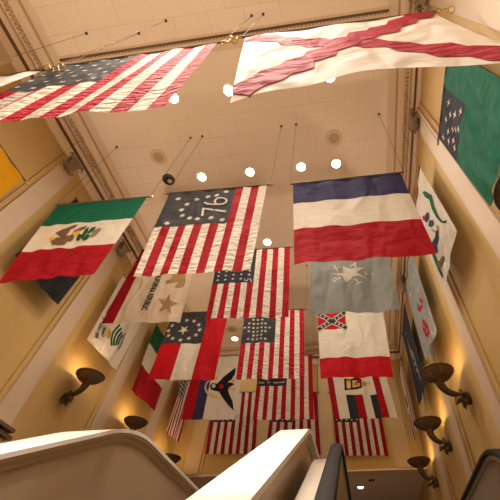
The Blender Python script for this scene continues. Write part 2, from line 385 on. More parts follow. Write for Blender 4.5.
# ------------------------------------------------------------------ flags
def star(cx, cy, r, rot=0, n=5, inner=.4):
    return [(cx+(r if i % 2 == 0 else r*inner)*math.sin(rot+PI*i/n), cy-(r if i % 2 == 0 else r*inner)*math.cos(rot+PI*i/n)) for i in range(2*n)]
class Flag:
    def __init__(s, name, label, axis, plane, corners, A=.03, k=3.3, ph=0, sag=0, billow=0, group=None, front=1, seed=0, top=None, pull=0):
        # corners: TL, TR, BR, BL (3D points); axis: outward normal towards the viewer's side
        s.c = [Vector(p) for p in corners]; s.n = Vector(axis); s.A, s.k, s.ph, s.sag, s.billow, s.pull = A, k, ph, sag, billow, pull
        s.W = (s.c[1]-s.c[0]).length; s.H = ((s.c[3]-s.c[0]).length+(s.c[2]-s.c[1]).length)/2
        s.axis = axis; s.plane = plane
        s.t = thing(name, label, 'flag', (s.c[0]+s.c[1])/2, group)
        s.rnd = random.Random(seed+int(abs(s.c[0].x*100)+abs(s.c[0].y*1000)))
        s.p2, s.p3 = s.rnd.random(), s.rnd.random()
    def D(s, u, v, off=0):
        a, b, c, d = s.c
        p = a*(1-u)*(1-v)+b*u*(1-v)+c*u*v+d*(1-u)*v
        g = min(1, v*1.25)**.8
        w = s.A*g*(.65*math.sin(2*PI*(s.k*u+s.ph+.35*v))+.35*math.sin(2*PI*(s.k*2.1*u+s.p2-.6*v))) + .006*math.sin(2*PI*(s.k*1.7*u+s.p3))
        w += s.billow*math.sin(PI*v)*.8 + s.billow*.5*v
        z = s.sag*v*v*4*u*(1-u)
        side = (b-a).normalized()
        x = -s.pull*math.sin(PI*v)*(u-.5)*2
        return p + s.n*(w+off) + Vector((0, 0, z)) + side*x
    def uv(s, px, py):
        # where a sight line meets the flag's own plane, in flag coordinates
        p = aty(px, py, s.plane) if abs(s.n.y) > .5 else atx(px, py, s.plane)
        u = v = .5
        for _ in range(12):
            a, b, c, d = s.c
            q = a*(1-u)*(1-v)+b*u*(1-v)+c*u*v+d*(1-u)*v
            du = (b-a)*(1-v)+(c-d)*v; dv = (d-a)*(1-u)+(c-b)*u
            i = 0 if abs(s.n.y) > .5 else 1
            e = ((p-q)[i], (p-q).z); det = du[i]*dv.z-dv[i]*du.z
            u += (e[0]*dv.z-dv[i]*e[1])/det; v += (du[i]*e[1]-du.z*e[0])/det
        return u, v
    def grid(s, mb, us, vs, col, step=.028, off=0):
        def fine(b, L):
            out = [b[0]]
            for a, c in zip(b, b[1:]):
                n = max(1, int(math.ceil((c-a)*L/step)))
                out += [a+(c-a)*i/n for i in range(1, n+1)]
            return out
        U, V = fine(us, s.W), fine(vs, s.H)
        o = len(mb.v)
        for v in V:
            for u in U: mb.v.append(tuple(s.D(u, v, off)))
        nu = len(U)
        for j in range(len(V)-1):
            for i in range(nu-1):
                m = col((U[i]+U[i+1])/2, (V[j]+V[j+1])/2)
                if m is None: continue
                mb.face((o+j*nu+i, o+(j+1)*nu+i, o+(j+1)*nu+i+1, o+j*nu+i+1), M[m])
    def poly(s, mb, pts, mat, off=.004, both=True, step=.03):
        # pts in flag (u,v)
        tri = tessellate_polygon([[Vector((p[0], p[1], 0)) for p in pts]])
        tris = [tuple(pts[i] for i in t) for t in tri]
        sc_ = (s.W, s.H)
        def L(a, b): return math.hypot((a[0]-b[0])*s.W, (a[1]-b[1])*s.H)
        mx = max([max(L(t[0], t[1]), L(t[1], t[2]), L(t[2], t[0])) for t in tris]+[0])
        n = min(4, max(0, int(math.ceil(math.log2(mx/step+1e-6)))))
        for _ in range(n):
            o2 = []
            for a, b, c in tris:
                ab = ((a[0]+b[0])/2, (a[1]+b[1])/2); bc = ((b[0]+c[0])/2, (b[1]+c[1])/2); ca = ((c[0]+a[0])/2, (c[1]+a[1])/2)
                o2 += [(a, ab, ca), (ab, b, bc), (ca, bc, c), (ab, bc, ca)]
            tris = o2
        for sg in ((1, -1) if both else (1,)):
            idx = {}
            for t in tris:
                f = []
                for p in t:
                    kk = (round(p[0], 6), round(p[1], 6))
                    if kk not in idx:
                        idx[kk] = len(mb.v); mb.v.append(tuple(s.D(p[0], p[1], off*sg)))
                    f.append(idx[kk])
                mb.face(f, M[mat])
    def m2uv(s, pts): return [(x/s.W, y/s.H) for x, y in pts]
    def star(s, mb, u, v, r, mat='white', rot=0, n=5, inner=.4, off=.004):
        s.poly(mb, s.m2uv(star(u*s.W, v*s.H, r, rot, n, inner)), mat, off)
    def trace(s, mb, crop, pts, mat, off=.004):
        ox, oy, k = crop
        s.poly(mb, [s.uv(ox+k*x, oy+k*y) for x, y in pts], mat, off)
    def hardware(s, ends=(1, 1), wires=(1, 1), ring=False, top=ZC, wx=(.0, .0)):
        a, b = s.c[0], s.c[1]; d = (b-a).normalized(); b_ = MB()
        b_.tube([a-d*.035, b+d*.035], .011, M['rod'], 8); b_.build('rod', s.t)
        for e, P, sg, on in ((0, a, -1, ends[0]), (1, b, 1, ends[1])):
            if on:
                f = MB()
                f.tube([P+d*sg*.03, P+d*sg*.05, P+d*sg*.075, P+d*sg*.09], [.008, .018, .015, .004], M['brass'], 10)
                if ring: 
                    f.torus(P+d*sg*.12, .022, .006, (0, 1, .4), M['brass']); f.torus(P+d*sg*.165, .028, .007, (0, .5, 1), M['brass'])
                f.build('finial', s.t)
            if wires[e]:
                q = P+d*sg*(.04+wx[e])
                w = MB(); w.tube([q, (q.x, q.y, top+.001)], .0027, M['wire'], 6)
                w.tube([(q.x, q.y, top-.03), (q.x, q.y, top+.001)], [.012, .022], M['wire'], 10)
                w.build('wire', s.t)

ROW = (.49, 2.11, 3.73, 5.35, 6.97, 8.57)
N_ = (0, -1, 0)
GH = 'flags hung across the hall'
GL = 'flags along the left wall'
GR = 'flags along the right wall'
def hang(name, label, row, px, **kw):
    y = ROW[row]
    return Flag(name, label, N_, y, [aty(u, v, y) for u, v in px], group=GH, **kw)
def stripes13(f, cu, cv, first='red', cname='slate', stars=None, red='red', white='puck', sr=.035, canton_stars='white', rot=PI/2, edges=None):
    cols = [(red if (i % 2 == 0) == (first == 'red') else white) for i in range(13)]
    mb = MB()
    E_ = edges or [i/13 for i in range(14)]
    us = sorted(set(E_+[cu])); vs = [0, cv, 1]
    f.grid(mb, us, vs, lambda u, v: None if (u < cu and v < cv) else cols[max(i for i in range(13) if u >= E_[i])])
    mb.build('cloth', f.t)
    c = MB(); f.grid(c, [0, cu], [0, cv], lambda u, v: cname)
    for (u, v) in (stars or []): f.star(c, u*cu, v*cv, sr, canton_stars, rot)
    return c
def glyphs(f, text, u, v, size, mat, ang=0, mb=None, align=(.5, .5), stretch=1, bold=0, off=.005):
    cu = bpy.data.curves.new('t', 'FONT'); cu.body = text; cu.size = 1; cu.resolution_u = 3; cu.offset = bold
    ob = bpy.data.objects.new('t', cu); me = ob.to_mesh()
    vs = [(p.co.x, p.co.y) for p in me.vertices]; fs = [tuple(p.vertices) for p in me.polygons]
    ob.to_mesh_clear(); bpy.data.objects.remove(ob); bpy.data.curves.remove(cu)
    x0, x1 = min(p[0] for p in vs), max(p[0] for p in vs); y0, y1 = min(p[1] for p in vs), max(p[1] for p in vs)
    ca, sa = math.cos(ang), math.sin(ang)
    for sg in (1, -1):
        o = len(mb.v)
        for (x, y) in vs:
            a = (x-x0-(x1-x0)*align[0])*size*stretch; b = -(y-y0-(y1-y0)*align[1])*size
            X, Y = a*ca-b*sa, a*sa+b*ca
            mb.v.append(tuple(f.D(u+X/f.W, v+Y/f.H, off*sg)))
        for q in fs: mb.face([o+i for i in q], M[mat])
def stroke(f, mb, pts, w, mat, off=.005):
    # ribbon along uv points, width in metres
    P = [(u*f.W, v*f.H) for u, v in pts]; Lh, Rh = [], []
    for i, p in enumerate(P):
        a = P[max(0, i-1)]; b = P[min(len(P)-1, i+1)]; d = math.hypot(b[0]-a[0], b[1]-a[1]) or 1
        n = (-(b[1]-a[1])/d*w/2, (b[0]-a[0])/d*w/2)
        Lh.append((p[0]+n[0], p[1]+n[1])); Rh.append((p[0]-n[0], p[1]-n[1]))
    for i in range(len(P)-1):
        f.poly(mb, f.m2uv([Lh[i], Lh[i+1], Rh[i+1], Rh[i]]), mat, off, step=.06)
def marks(f, mb, line, n, h, mat, seed=1):
    # a row of small unreadable letter strokes
    r = random.Random(seed); (u0, v0), (u1, v1) = line
    dx, dy = (u1-u0)*f.W, (v1-v0)*f.H; L = math.hypot(dx, dy); ex, ey = dx/L, dy/L
    for i in range(n):
        if r.random() < .12: continue
        c = (i+.5)/n; w = L/n*.32
        X, Y = u0*f.W+dx*c, v0*f.H+dy*c
        for q in range(2):
            o = (q-.5)*w*1.4; hh = h*(.6+.4*r.random()); t = (r.random()-.5)*h*.4
            pts = [(-w*.35+o, -hh/2+t*0), (w*.35+o, -hh/2), (w*.35+o, hh/2), (-w*.35+o, hh/2)]
            f.poly(mb, f.m2uv([(X+a*ex-b*ey, Y+a*ey+b*ex) for a, b in pts]), mat, .005, step=.2)

# ---- row 0: the two big flags just overhead and the white one at the left edge
f = hang('hanging_striped_flag', 'huge red and white striped flag with slate star canton, nearest overhead at left', 0, [(63, 66), (218, 43), (165, 107), (-72, 127)], A=.012, k=2.5, ph=.2)
c = stripes13(f, .51, .56, 'red', 'slate', [((i+.5)/6, (j+.5)/5) for i in range(6) for j in range(5)], red='redp', edges=[.085*i for i in range(6)]+[.51+.07*i for i in range(8)])
c.build('canton', f.t); f.hardware(ring=True)
f = hang('hanging_saltire_flag', 'large white flag with ragged red diagonal cross, overhead at upper right', 0, [(245, 37), (432, 12), (545, 62), (230, 102)], A=.012, k=1.6, ph=.1, sag=.22, billow=.0)
mb = MB(); f.grid(mb, [0, 1], [0, 1], lambda u, v: 'whiter'); mb.build('cloth', f.t)
mb = MB(); r = random.Random(3)
def jag(a, b, hw, n):
    ax, ay = a[0]*f.W, a[1]*f.H; bx, by = b[0]*f.W, b[1]*f.H
    L = math.hypot(bx-ax, by-ay); ex, ey = (bx-ax)/L, (by-ay)/L; up, dn = [], []
    for i in range(n+1):
        t = L*i/n
        h = hw*(1.15 if i % 2 else .72)*(.85+.3*r.random()); up.append((ax+ex*t-ey*h, ay+ey*t+ex*h))
        h = hw*(.72 if i % 2 else 1.15)*(.85+.3*r.random()); dn.append((ax+ex*t+ey*h, ay+ey*t-ex*h))
    q = f.m2uv(up+dn[::-1]); return [(min(1, max(0, u)), min(1, max(0, v))) for u, v in q]
n = 18
for a, b, o in (((.0, .03), (1, .97), .004), ((1, .0), (0, .97), .007)):
    q = jag(a, b, .15, n); m = len(q)//2
    for i in range(n): f.poly(mb, [q[i], q[i+1], q[2*m-2-i], q[2*m-1-i]], 'pink', o)
mb.build('red_saltire', f.t); f.hardware(ring=True)
y0 = ROW[0]; y0 -= .10; TR = aty(42, 70, y0)
f = Flag('hanging_white_flag', 'white flag just entering at the upper left edge, beside the huge striped flag', N_, y0, [TR+Vector((-1.15, 0, .03)), TR, TR+Vector((0, 0, -1.9)), TR+Vector((-1.15, 0, -1.87))], A=.02, k=2.2, group=GH)
mb = MB(); f.grid(mb, [0, 1], [0, 1], lambda u, v: 'whiter'); mb.build('cloth', f.t); f.hardware(ring=True)

# ---- row 1
f = hang('hanging_tricolour_flag', 'green, white and red horizontal tricolour with brown eagle, hanging at left', 1, [(58, 205), (147, 197), (94, 274), (-3, 283)], A=.014, k=2.4, ph=.3)
mb = MB(); f.grid(mb, [0, 1], [0, 1/3, 2/3, 1], lambda u, v: 'green' if v < 1/3 else 'white' if v < 2/3 else 'red'); mb.build('cloth', f.t)
mb = MB(); K = (20, 200, .26)
f.trace(mb, K, [(118, 158), (128, 147), (146, 144), (160, 146), (182, 140), (200, 138), (206, 146), (196, 158), (184, 160), (172, 174), (150, 178), (136, 172), (124, 174)], 'brown')
f.trace(mb, K, [(138, 128), (150, 120), (166, 112), (190, 106), (226, 96), (212, 110), (196, 116), (190, 128), (176, 142), (160, 146), (150, 138)], 'brown', .005)
f.trace(mb, K, [(196, 138), (212, 118), (236, 104), (258, 97), (250, 108), (232, 116), (218, 128), (208, 142)], 'brown', .005)
f.trace(mb, K, [(113, 150), (126, 142), (138, 148), (130, 154), (120, 160)], 'gold', .006)
f.trace(mb, K, [(202, 130), (226, 116), (230, 126), (210, 141)], 'gold', .006)
for q in ([(213, 150), (225, 128), (238, 132), (230, 148), (222, 158)], [(232, 140), (250, 110), (266, 103), (262, 120), (248, 140), (240, 152)], [(258, 128), (276, 108), (296, 104), (286, 118), (268, 132)], [(240, 150), (262, 132), (272, 140), (262, 154), (246, 160)]):
    f.trace(mb, K, q, 'dgreen', .006)
f.trace(mb, K, [(272, 140), (285, 120), (310, 109), (313, 118), (297, 134), (280, 147)], 'grey', .006)
mb.build('eagle_emblem', f.t); f.hardware()
f = hang('hanging_numeral_flag', 'striped flag with ring of stars and white 76 on slate canton', 1, [(169, 193.5), (267, 185), (250.6, 269.6), (133, 277)], A=.012, k=2.6, ph=.0)
cu, cv = 9/13, f.uv(152, 228)[1]
cols = ['puck' if i % 2 == 0 else 'red' for i in range(13)]
mb = MB(); f.grid(mb, sorted(set([i/13 for i in range(14)])), [0, cv, 1], lambda u, v: None if (u < cu and v < cv) else cols[min(12, int(u*13))]); mb.build('cloth', f.t)
c = MB(); f.grid(c, [0, cu], [0, cv], lambda u, v: 'slate')
KB = (140, 180, .28)
for q in ((137, 69), (204, 71), (243, 59), (275, 57), (308, 42), (168, 86), (148, 106), (151, 126), (178, 138), (205, 140), (254, 137), (293, 140), (97, 156)):
    u, v = f.uv(KB[0]+KB[2]*q[0], KB[1]+KB[2]*q[1]); f.star(c, u, v, .044, 'white', PI/2, 7, .5)
c.build('canton', f.t)
mb = MB()
def pxline(f, K, pts): return [f.uv(K[0]+K[2]*x, K[1]+K[2]*y) for x, y in pts]
u, v = f.uv(KB[0]+KB[2]*270, KB[1]+KB[2]*95)
for ch, du in (('7', .092), ('6', -.092)):
    glyphs(f, ch, u-.012*(du < 0), v+du/f.H, .48, 'white', -PI/2-.12, mb, off=.014, bold=-.018)
mb.build('numerals', f.t); f.hardware()
f = hang('hanging_tricolour_flag', 'plain dark blue, white and red horizontal tricolour hanging at right', 1, [(293, 184), (400.6, 172.6), (437, 254), (294, 264)], A=.014, k=2.2, ph=.55)
mb = MB(); f.grid(mb, [0, 1], [0, .31, .64, 1], lambda u, v: 'indigo' if v < .31 else 'white' if v < .64 else 'red'); mb.build('cloth', f.t); f.hardware()

# ---- row 2
f = hang('hanging_bear_flag', 'cream flag with red edge, brown bear, star and REPUBLIC lettering, hung sideways at left', 2, [(142, 250), (199.5, 247), (180.3, 321.6), (101, 323.6)], A=.015, k=1.8, ph=.1)
mb = MB(); f.grid(mb, [0, .15, 1], [0, 1], lambda u, v: 'crim' if u < .15 else 'cream'); mb.build('cloth', f.t)
KC = (100, 260, .2); mb = MB()
f.trace(mb, KC, star(336, 220, 57, .25, 5, .38), 'tan', .005)
f.trace(mb, KC, [(362, 60), (425, 52), (428, 105), (418, 128), (396, 138), (375, 138), (380, 126), (392, 118), (388, 110), (352, 113), (330, 116), (331, 100), (352, 98), (362, 88)], 'tan', .005)
mb.build('bear_and_star', f.t); mb = MB()
a = f.uv(100+.2*303, 260+.2*70); b = f.uv(100+.2*222, 260+.2*255)
ang = math.atan2((b[1]-a[1])*f.H, (b[0]-a[0])*f.W); L = math.hypot((b[1]-a[1])*f.H, (b[0]-a[0])*f.W)
glyphs(f, 'CALIFORNIA REPUBLIC', b[0], b[1], L/11*1.75, 'black_ink', ang, mb, (1, .5), .62, .03); mb.build('lettering', f.t); f.hardware()
f = hang('hanging_striped_flag', 'red and white striped flag, canton of three star rows, behind the 76 flag', 2, [(219, 252), (290, 247), (288.5, 317), (204.5, 319)], A=.022, k=2.4, ph=.4)
cv = f.uv(234, 283)[1]; v0 = f.uv(234, 268)[1]/cv
c = stripes13(f, 7/13, cv, 'red', 'navy', [((i+.6)/5.2, v0+(1-v0)*(.22+.27*j)) for i in range(5) for j in range(3) if not (i == 4 and j == 2)], sr=.03)
c.build('canton', f.t); mb = MB()
stroke(f, mb, [(7/13*.79, cv*.90), (7/13*.79, cv*.955), (7/13*.86, cv*.955), (7/13*.86, cv*.90), (7/13*.93, cv*.90), (7/13*.95, cv*.97)], .016, 'white'); mb.build('numeral', f.t); f.hardware()
f = hang('hanging_star_flag', 'blue grey flag with pale star circled by letters TEXAS, below the plain tricolour', 2, [(311, 239), (384, 236), (401, 311), (310, 314)], A=.035, k=1.9, ph=.15)
mb = MB(); f.grid(mb, [0, 1], [0, 1], lambda u, v: 'blueg'); mb.build('cloth', f.t)
KT = (300, 250, .24); mb = MB(); f.trace(mb, KT, [(122, 100), (180, 98), (178, 66), (212, 82), (272, 72), (236, 98), (282, 117), (222, 112), (192, 142), (178, 112)], 'white', .005); mb.build('star', f.t)
cu_, cv_ = f.uv(300+.24*205, 250+.24*100)
for ch, px, py in (('T', 237, 132), ('E', 152, 122), ('X', 150, 78), ('A', 226, 66), ('S', 288, 97)):
    u, v = f.uv(300+.24*px, 250+.24*py); an = math.atan2((u-cu_)*f.W, -(v-cv_)*f.H)
    mb = MB(); glyphs(f, ch, u, v, .165, 'white', an, mb, bold=.02); mb.build('letter', f.t)
f.hardware()

# ---- row 3
f = hang('hanging_ring_star_flag', 'red, white and red flag with ring of stars on slate canton', 3, [(172.6, 313), (228.5, 311), (214, 379.8), (147, 379.8)], A=.025, k=1.9, ph=.6)
cv = f.uv(180, 343.6)[1]
mb = MB(); f.grid(mb, [0, .34, .667, 1], [0, cv, 1], lambda u, v: None if (u < .667 and v < cv) else 'redb' if (u < .34 or u > .667) else 'white'); mb.build('cloth', f.t)
c = MB(); f.grid(c, [0, .667], [0, cv], lambda u, v: 'slate'); KD = (140, 300, .2)
cu0, cv0 = f.uv(140+.2*219, 300+.2*150); f.star(c, cu0, cv0, .12, 'white', .6)
for i in range(12):
    a = 2*PI*i/12; f.star(c, cu0+.33/f.W*math.cos(a), cv0+.245/f.H*math.sin(a), .055, 'white', .3)
c.build('canton', f.t); f.hardware()
f = hang('hanging_striped_flag', 'red and white striped flag with diamond of small stars on slate canton', 3, [(245, 312), (304, 309), (304.7, 378.3), (236, 379.3)], A=.028, k=2.6, ph=.2)
cv = f.uv(255, 342.8)[1]
c = stripes13(f, 7/13, cv, 'red', 'slate', None, red='redp')
KE = (230, 300, .18)
for yy, xs in ((110, (130, 155, 180)), (132, (108, 132, 155, 178, 198)), (154, (82, 105, 130, 153, 176, 198, 220)), (175, (105, 130, 153, 178, 198)), (196, (130, 152, 174)), (217, (100, 125, 150, 173, 196))):
    for xx in xs:
        u, v = f.uv(230+.18*xx, 300+.18*yy); f.star(c, u, v, .034, 'white', PI/2)
c.build('canton', f.t); f.hardware()
f = hang('hanging_battle_canton_flag', 'white flag with red bottom band and small starred saltire canton, third row right', 3, [(317.5, 311), (382.5, 308), (393.5, 377), (320.5, 377.8)], A=.026, k=2.0, ph=.35)
KF = (300, 300, .22); vr = f.uv(353, 300+.22*260)[1]; cu = f.uv(300+.22*208, 320)[0]; cv = f.uv(330, 300+.22*133)[1]
mb = MB(); f.grid(mb, [0, cu, 1], [0, cv, vr, 1], lambda u, v: None if (u < cu and v < cv) else 'redb' if v > vr else 'white'); mb.build('cloth', f.t)
c = MB(); f.grid(c, [0, cu], [0, cv], lambda u, v: 'redb')
vt = f.uv(330, 313.5)[1]
for (p, q, o) in (((0, vt), (cu, cv), .004), ((cu, vt), (0, cv), .004)):
    stroke(f, c, [p, q], .11, 'white', .004+(.001 if p[0] else 0)); 
for (p, q) in (((0, vt), (cu, cv)), ((cu, vt), (0, cv))):
    stroke(f, c, [p, q], .075, 'navy', .007)
    for i in (1, 2, 3, 5, 6, 7): f.star(c, p[0]+(q[0]-p[0])*i/8, p[1]+(q[1]-p[1])*i/8, .03, 'white', 0, off=.011)
c.build('canton', f.t); f.hardware()

# ---- row 4
f = hang('hanging_eagle_flag', 'red, navy and white vertical flag with black eagle, behind the ring star flag', 4, [(196, 357), (244.5, 355), (235.4, 419.6), (181, 419.6)], A=.02, k=2.0, ph=.1)
KG = (150, 330, .28); u1 = f.uv(150+.28*150, 418)[0]; u2 = f.uv(150+.28*190, 418)[0]
mb = MB(); f.grid(mb, [0, u1, u2, 1], [0, 1], lambda u, v: 'red' if u < u1 else 'indigo' if u < u2 else 'white'); mb.build('cloth', f.t)
mb = MB()
f.trace(mb, KG, [(214, 200), (224, 190), (240, 192), (252, 180), (262, 168), (285, 150), (306, 134), (304, 155), (292, 176), (276, 188), (296, 187), (300, 196), (284, 204), (278, 214), (284, 232), (296, 256), (300, 290), (282, 272), (262, 246), (246, 220), (232, 218), (218, 214)], 'black_ink', .005)
f.trace(mb, KG, [(248, 196), (260, 193), (264, 206), (254, 211), (247, 206)], 'redb', .008)
f.trace(mb, KG, [(222, 196), (230, 193), (236, 200), (230, 208), (222, 206)], 'white', .008)
mb.build('eagle_emblem', f.t); mb = MB()
stroke(f, mb, pxline(f, KG, [(212, 182), (202, 190), (197, 205), (202, 220), (212, 232), (226, 238)]), .05, 'cream')
mb.build('ribbon', f.t); mb = MB()
stroke(f, mb, pxline(f, KG, [(218, 230), (232, 238), (240, 240)]), .03, 'gold')
mb.build('gold_scroll', f.t)
for q in ((236, 172), (296, 184), (286, 208), (300, 212)):
    mb = MB(); u, v = f.uv(150+.28*q[0], 330+.28*q[1]); f.star(mb, u, v, .05, 'gold', 0, 6, .6, .006); mb.build('claw', f.t)
f.hardware()
f = hang('hanging_striped_flag', 'red and white striped flag with dark lettered canton strip, fourth row centre', 4, [(260, 357), (312, 355), (314, 419.5), (252.6, 419.8)], A=.022, k=2.6, ph=.7)
cv = f.uv(272, 386)[1]
c = stripes13(f, 7/13, cv, 'red', 'stripeblack', None); c.build('canton', f.t)
mb = MB(); vv = f.uv(272, 382.6)[1]
marks(f, mb, ((.03, vv), (.24, vv)), 8, .045, 'white', 2); marks(f, mb, ((.30, vv), (.51, vv)), 8, .045, 'white', 5); mb.build('lettering', f.t); f.hardware()
f = hang('hanging_arms_flag', 'white flag with red and black upright bars and small coat of arms, fourth row right', 4, [(324, 357), (380, 355), (398, 417.8), (333.5, 419)], A=.022, k=1.9, ph=.3)
KH = (310, 360, .22); uA = (.0, .10, .265, .41, .535, .66, .765, .875, 1)
cv = f.uv(310+.22*215, 360+.22*158)[1]; cc = ['red', 'white', 'stripeblack', 'red', 'white', 'stripeblack', 'red', 'white']
def acol(u, v):
    i = max(q for q in range(8) if u >= uA[q]); m = cc[i]
    if v < cv and 1 <= i <= 5: return 'white'
    return m
mb = MB(); f.grid(mb, list(uA), [0, cv, 1], acol); mb.build('cloth', f.t); mb = MB()
f.trace(mb, KH, [(155, 85), (180, 88), (210, 82), (234, 88), (236, 128), (212, 134), (180, 136), (158, 140)], 'black_ink', .005)
f.trace(mb, KH, [(165, 93), (185, 95), (186, 128), (167, 131)], 'gold', .007); f.trace(mb, KH, [(192, 94), (226, 93), (227, 122), (194, 127)], 'gold', .007)
f.trace(mb, KH, [(172, 104), (180, 104), (181, 131), (173, 131)], 'white', .009); f.trace(mb, KH, [(212, 92), (228, 92), (228, 106), (213, 110)], 'redb', .009)
f.trace(mb, KH, [(200, 105), (214, 100), (216, 112), (206, 118)], 'grey', .011)
f.trace(mb, KH, star(244, 108, 15, 0, 6, .7), 'tan', .006); f.trace(mb, KH, [(255, 103), (266, 102), (267, 96), (276, 104), (268, 114), (265, 109), (255, 110)], 'gold', .006)
mb.build('coat_of_arms', f.t); f.hardware()

# ---- row 5, against the back wall
for nm_, px, lab, ph in (('hanging_striped_flag', [(215.5, 392), (259, 392), (255, 454), (205, 454)], 'red and white striped flag against the back wall, under the eagle flag', .1),
                         ('hanging_striped_flag', [(273, 392), (316.5, 392), (321, 455), (265, 455)], 'red and white striped flag against the back wall, half hidden by the white parapet', .5),
                         ('hanging_striped_flag', [(331, 392), (377, 392), (388.5, 455.7), (337.5, 455.7)], 'red and white striped flag against the back wall, below the coat of arms flag', .8)):
    f = hang(nm_, lab, 5, px, A=.014, k=2.6, ph=ph); cv = f.uv((px[0][0]+px[3][0])/2+8, 422)[1]
    c = stripes13(f, 7/13, cv, 'red', 'stripeblack', [((i+.5)/5, 1-.07*(j*2+1)) for i in range(5) for j in range(3)], red='crim', white='puck', sr=.032)
    c.build('canton', f.t); f.hardware()

# ---- flags along the walls
XA, XB = -4.24, 1.25
def wallflag(name, label, side, ny, zt, ny2, bn, bf, **kw):
    # ny, ny2: near and far ends of the rod (y); bn, bf: (y,z) of the lower near and far corners
    x = XA if side == 'left' else XB
    near, far = Vector((x, ny, zt)), Vector((x, ny2, zt)); lo_n, lo_f = Vector((x, *bn)), Vector((x, *bf))
    cs = [near, far, lo_f, lo_n] if side == 'left' else [far, near, lo_n, lo_f]
    return Flag(name, label, (1, 0, 0) if side == 'left' else (-1, 0, 0), x, cs, group=GL if side == 'left' else GR, **kw)
def py(px, pyy, side):
    p = atx(px, pyy, XA if side == 'left' else XB); return (p.y, p.z)
f = wallflag('hanging_yellow_flag', 'plain yellow flag at the left edge of the picture', 'left', .75, 4.32, 1.80, (.75, 2.75), (1.80, 2.75), A=.015, k=2)
mb = MB(); f.grid(mb, [0, 1], [0, 1], lambda u, v: 'yellow'); mb.build('cloth', f.t); f.hardware()
b1, b2 = py(38, 283, 'left'), py(57, 305, 'left')
f = wallflag('hanging_dark_flag', 'plain black flag half hidden behind the eagle tricolour', 'left', 2.50, 4.97, 3.48, (2.46, 3.46), b2, A=.012, k=2)
mb = MB(); f.grid(mb, [0, 1], [0, 1], lambda u, v: 'stripeblack'); mb.build('cloth', f.t); f.hardware()
b1, b2 = py(87, 339, 'left'), py(116, 370, 'left')
f = wallflag('hanging_emblem_flag', 'white flag with green fan and dark scroll emblem on the left wall', 'left', b1[0]-.05, 4.95, b2[0]+.1, b1, b2, A=.012, k=1.6)
mb = MB(); f.grid(mb, [0, 1], [0, 1], lambda u, v: 'white'); mb.build('cloth', f.t); mb = MB(); KW = (80, 290, .16)
for q in ([(195, 348), (196, 305), (208, 265), (232, 235), (250, 216)], [(208, 348), (211, 310), (222, 278), (240, 255), (256, 240)], [(221, 346), (226, 315), (236, 290), (258, 262)], [(234, 342), (238, 320), (248, 298), (262, 280)]):
    stroke(f, mb, pxline(f, KW, q), .05, 'dgreen', .005)
f.trace(mb, KW, [(135, 240), (150, 222), (166, 232), (188, 250), (194, 282), (178, 304), (164, 290), (140, 298), (130, 280), (146, 266)], 'tan', .005)
f.trace(mb, KW, [(136, 262), (150, 236), (162, 238), (150, 270), (140, 284)], 'dgreen', .007)
mb.build('emblem', f.t); mb = MB()
for (a, b_, nn, s_) in (((108, 302), (118, 250), 6, 1), ((118, 246), (140, 190), 6, 2), ((140, 186), (196, 100), 8, 3), ((236, 372), (258, 340), 5, 4), ((258, 336), (278, 268), 7, 5), ((98, 300), (104, 262), 4, 6)):
    p, q = pxline(f, KW, [a, b_]); marks(f, mb, (p, q), nn, .10, 'black_ink', s_)
mb.build('lettering', f.t); f.hardware()
b1, b2 = py(131, 390, 'left'), py(155, 411, 'left')
f = wallflag('hanging_tricolour_flag', 'green, white and red tricolour partly hidden on the left wall', 'left', b1[0]-.1, 4.98, b2[0], b1, b2, A=.012, k=1.6)
mb = MB(); v1, v2 = f.uv(152, 347)[1], f.uv(146, 370)[1]
f.grid(mb, [0, 1], [0, v1, v2, 1], lambda u, v: 'dgreen' if v < v1 else 'white' if v < v2 else 'red'); mb.build('cloth', f.t); f.hardware()
b1, b2 = py(165, 432, 'left'), py(178, 442, 'left')
f = wallflag('hanging_striped_flag', 'narrow red and white striped flag on the left wall beside the eagle flag', 'left', b1[0], 4.9, b2[0], b1, b2, A=.02, k=1.8)
cv = f.uv(180, 397)[1]
c = stripes13(f, 7/13, cv, 'red', 'navy', [((i+.5)/4, 1-.09*(j*2+1)) for i in range(4) for j in range(5)], sr=.05); c.build('canton', f.t); f.hardware()

bn = py(489, 207, 'right'); NEARG = atx(445, 46, XB).y
f = wallflag('hanging_green_flag', 'green flag with navy canton of white stars on the right wall', 'right', NEARG, 3.96, 1.755, (NEARG-.02, 2.40), bn, A=.02, k=2.2, ph=.3)
cu = 1-(f.uv(465, 106)[0] < .5)*(1-f.uv(465, 106)[0]); cu = f.uv(465, 106)[0]; cv = f.uv(456, 158)[1]
mb = MB(); f.grid(mb, [0, cu, 1], [0, cv, 1], lambda u, v: None if (u < cu and v < cv) else 'green'); mb.build('cloth', f.t)
c = MB(); f.grid(c, [0, cu], [0, cv], lambda u, v: 'navy')
KS = (350, 0, .3)
for q in ((330, 342), (368, 372), (352, 382), (338, 382), (320, 398), (366, 430), (354, 432), (342, 432), (327, 438), (312, 458), (345, 468), (331, 470), (350, 493)):
    u, v = f.uv(350+.3*q[0], .3*q[1]); f.star(c, u, v, .045, 'white', 0, 4, .35)
c.build('canton', f.t); f.hardware()
b1, b2 = py(456, 231, 'right'), py(444, 293, 'right')
f = wallflag('hanging_pictorial_flag', 'white flag with green ribbon and tiny blue figures on the right wall', 'right', 2.47, 4.67, b2[0], b1, b2, A=.012, k=1.4)
mb = MB(); f.grid(mb, [0, 1], [0, 1], lambda u, v: 'white'); mb.build('cloth', f.t); mb = MB(); KV = (390, 170, .28)
f.trace(mb, KV, [(119, 78), (130, 75), (150, 90), (162, 130), (178, 165), (190, 182), (204, 178), (200, 190), (186, 188), (170, 170), (154, 140), (144, 105), (128, 96)], 'dgreen', .005)
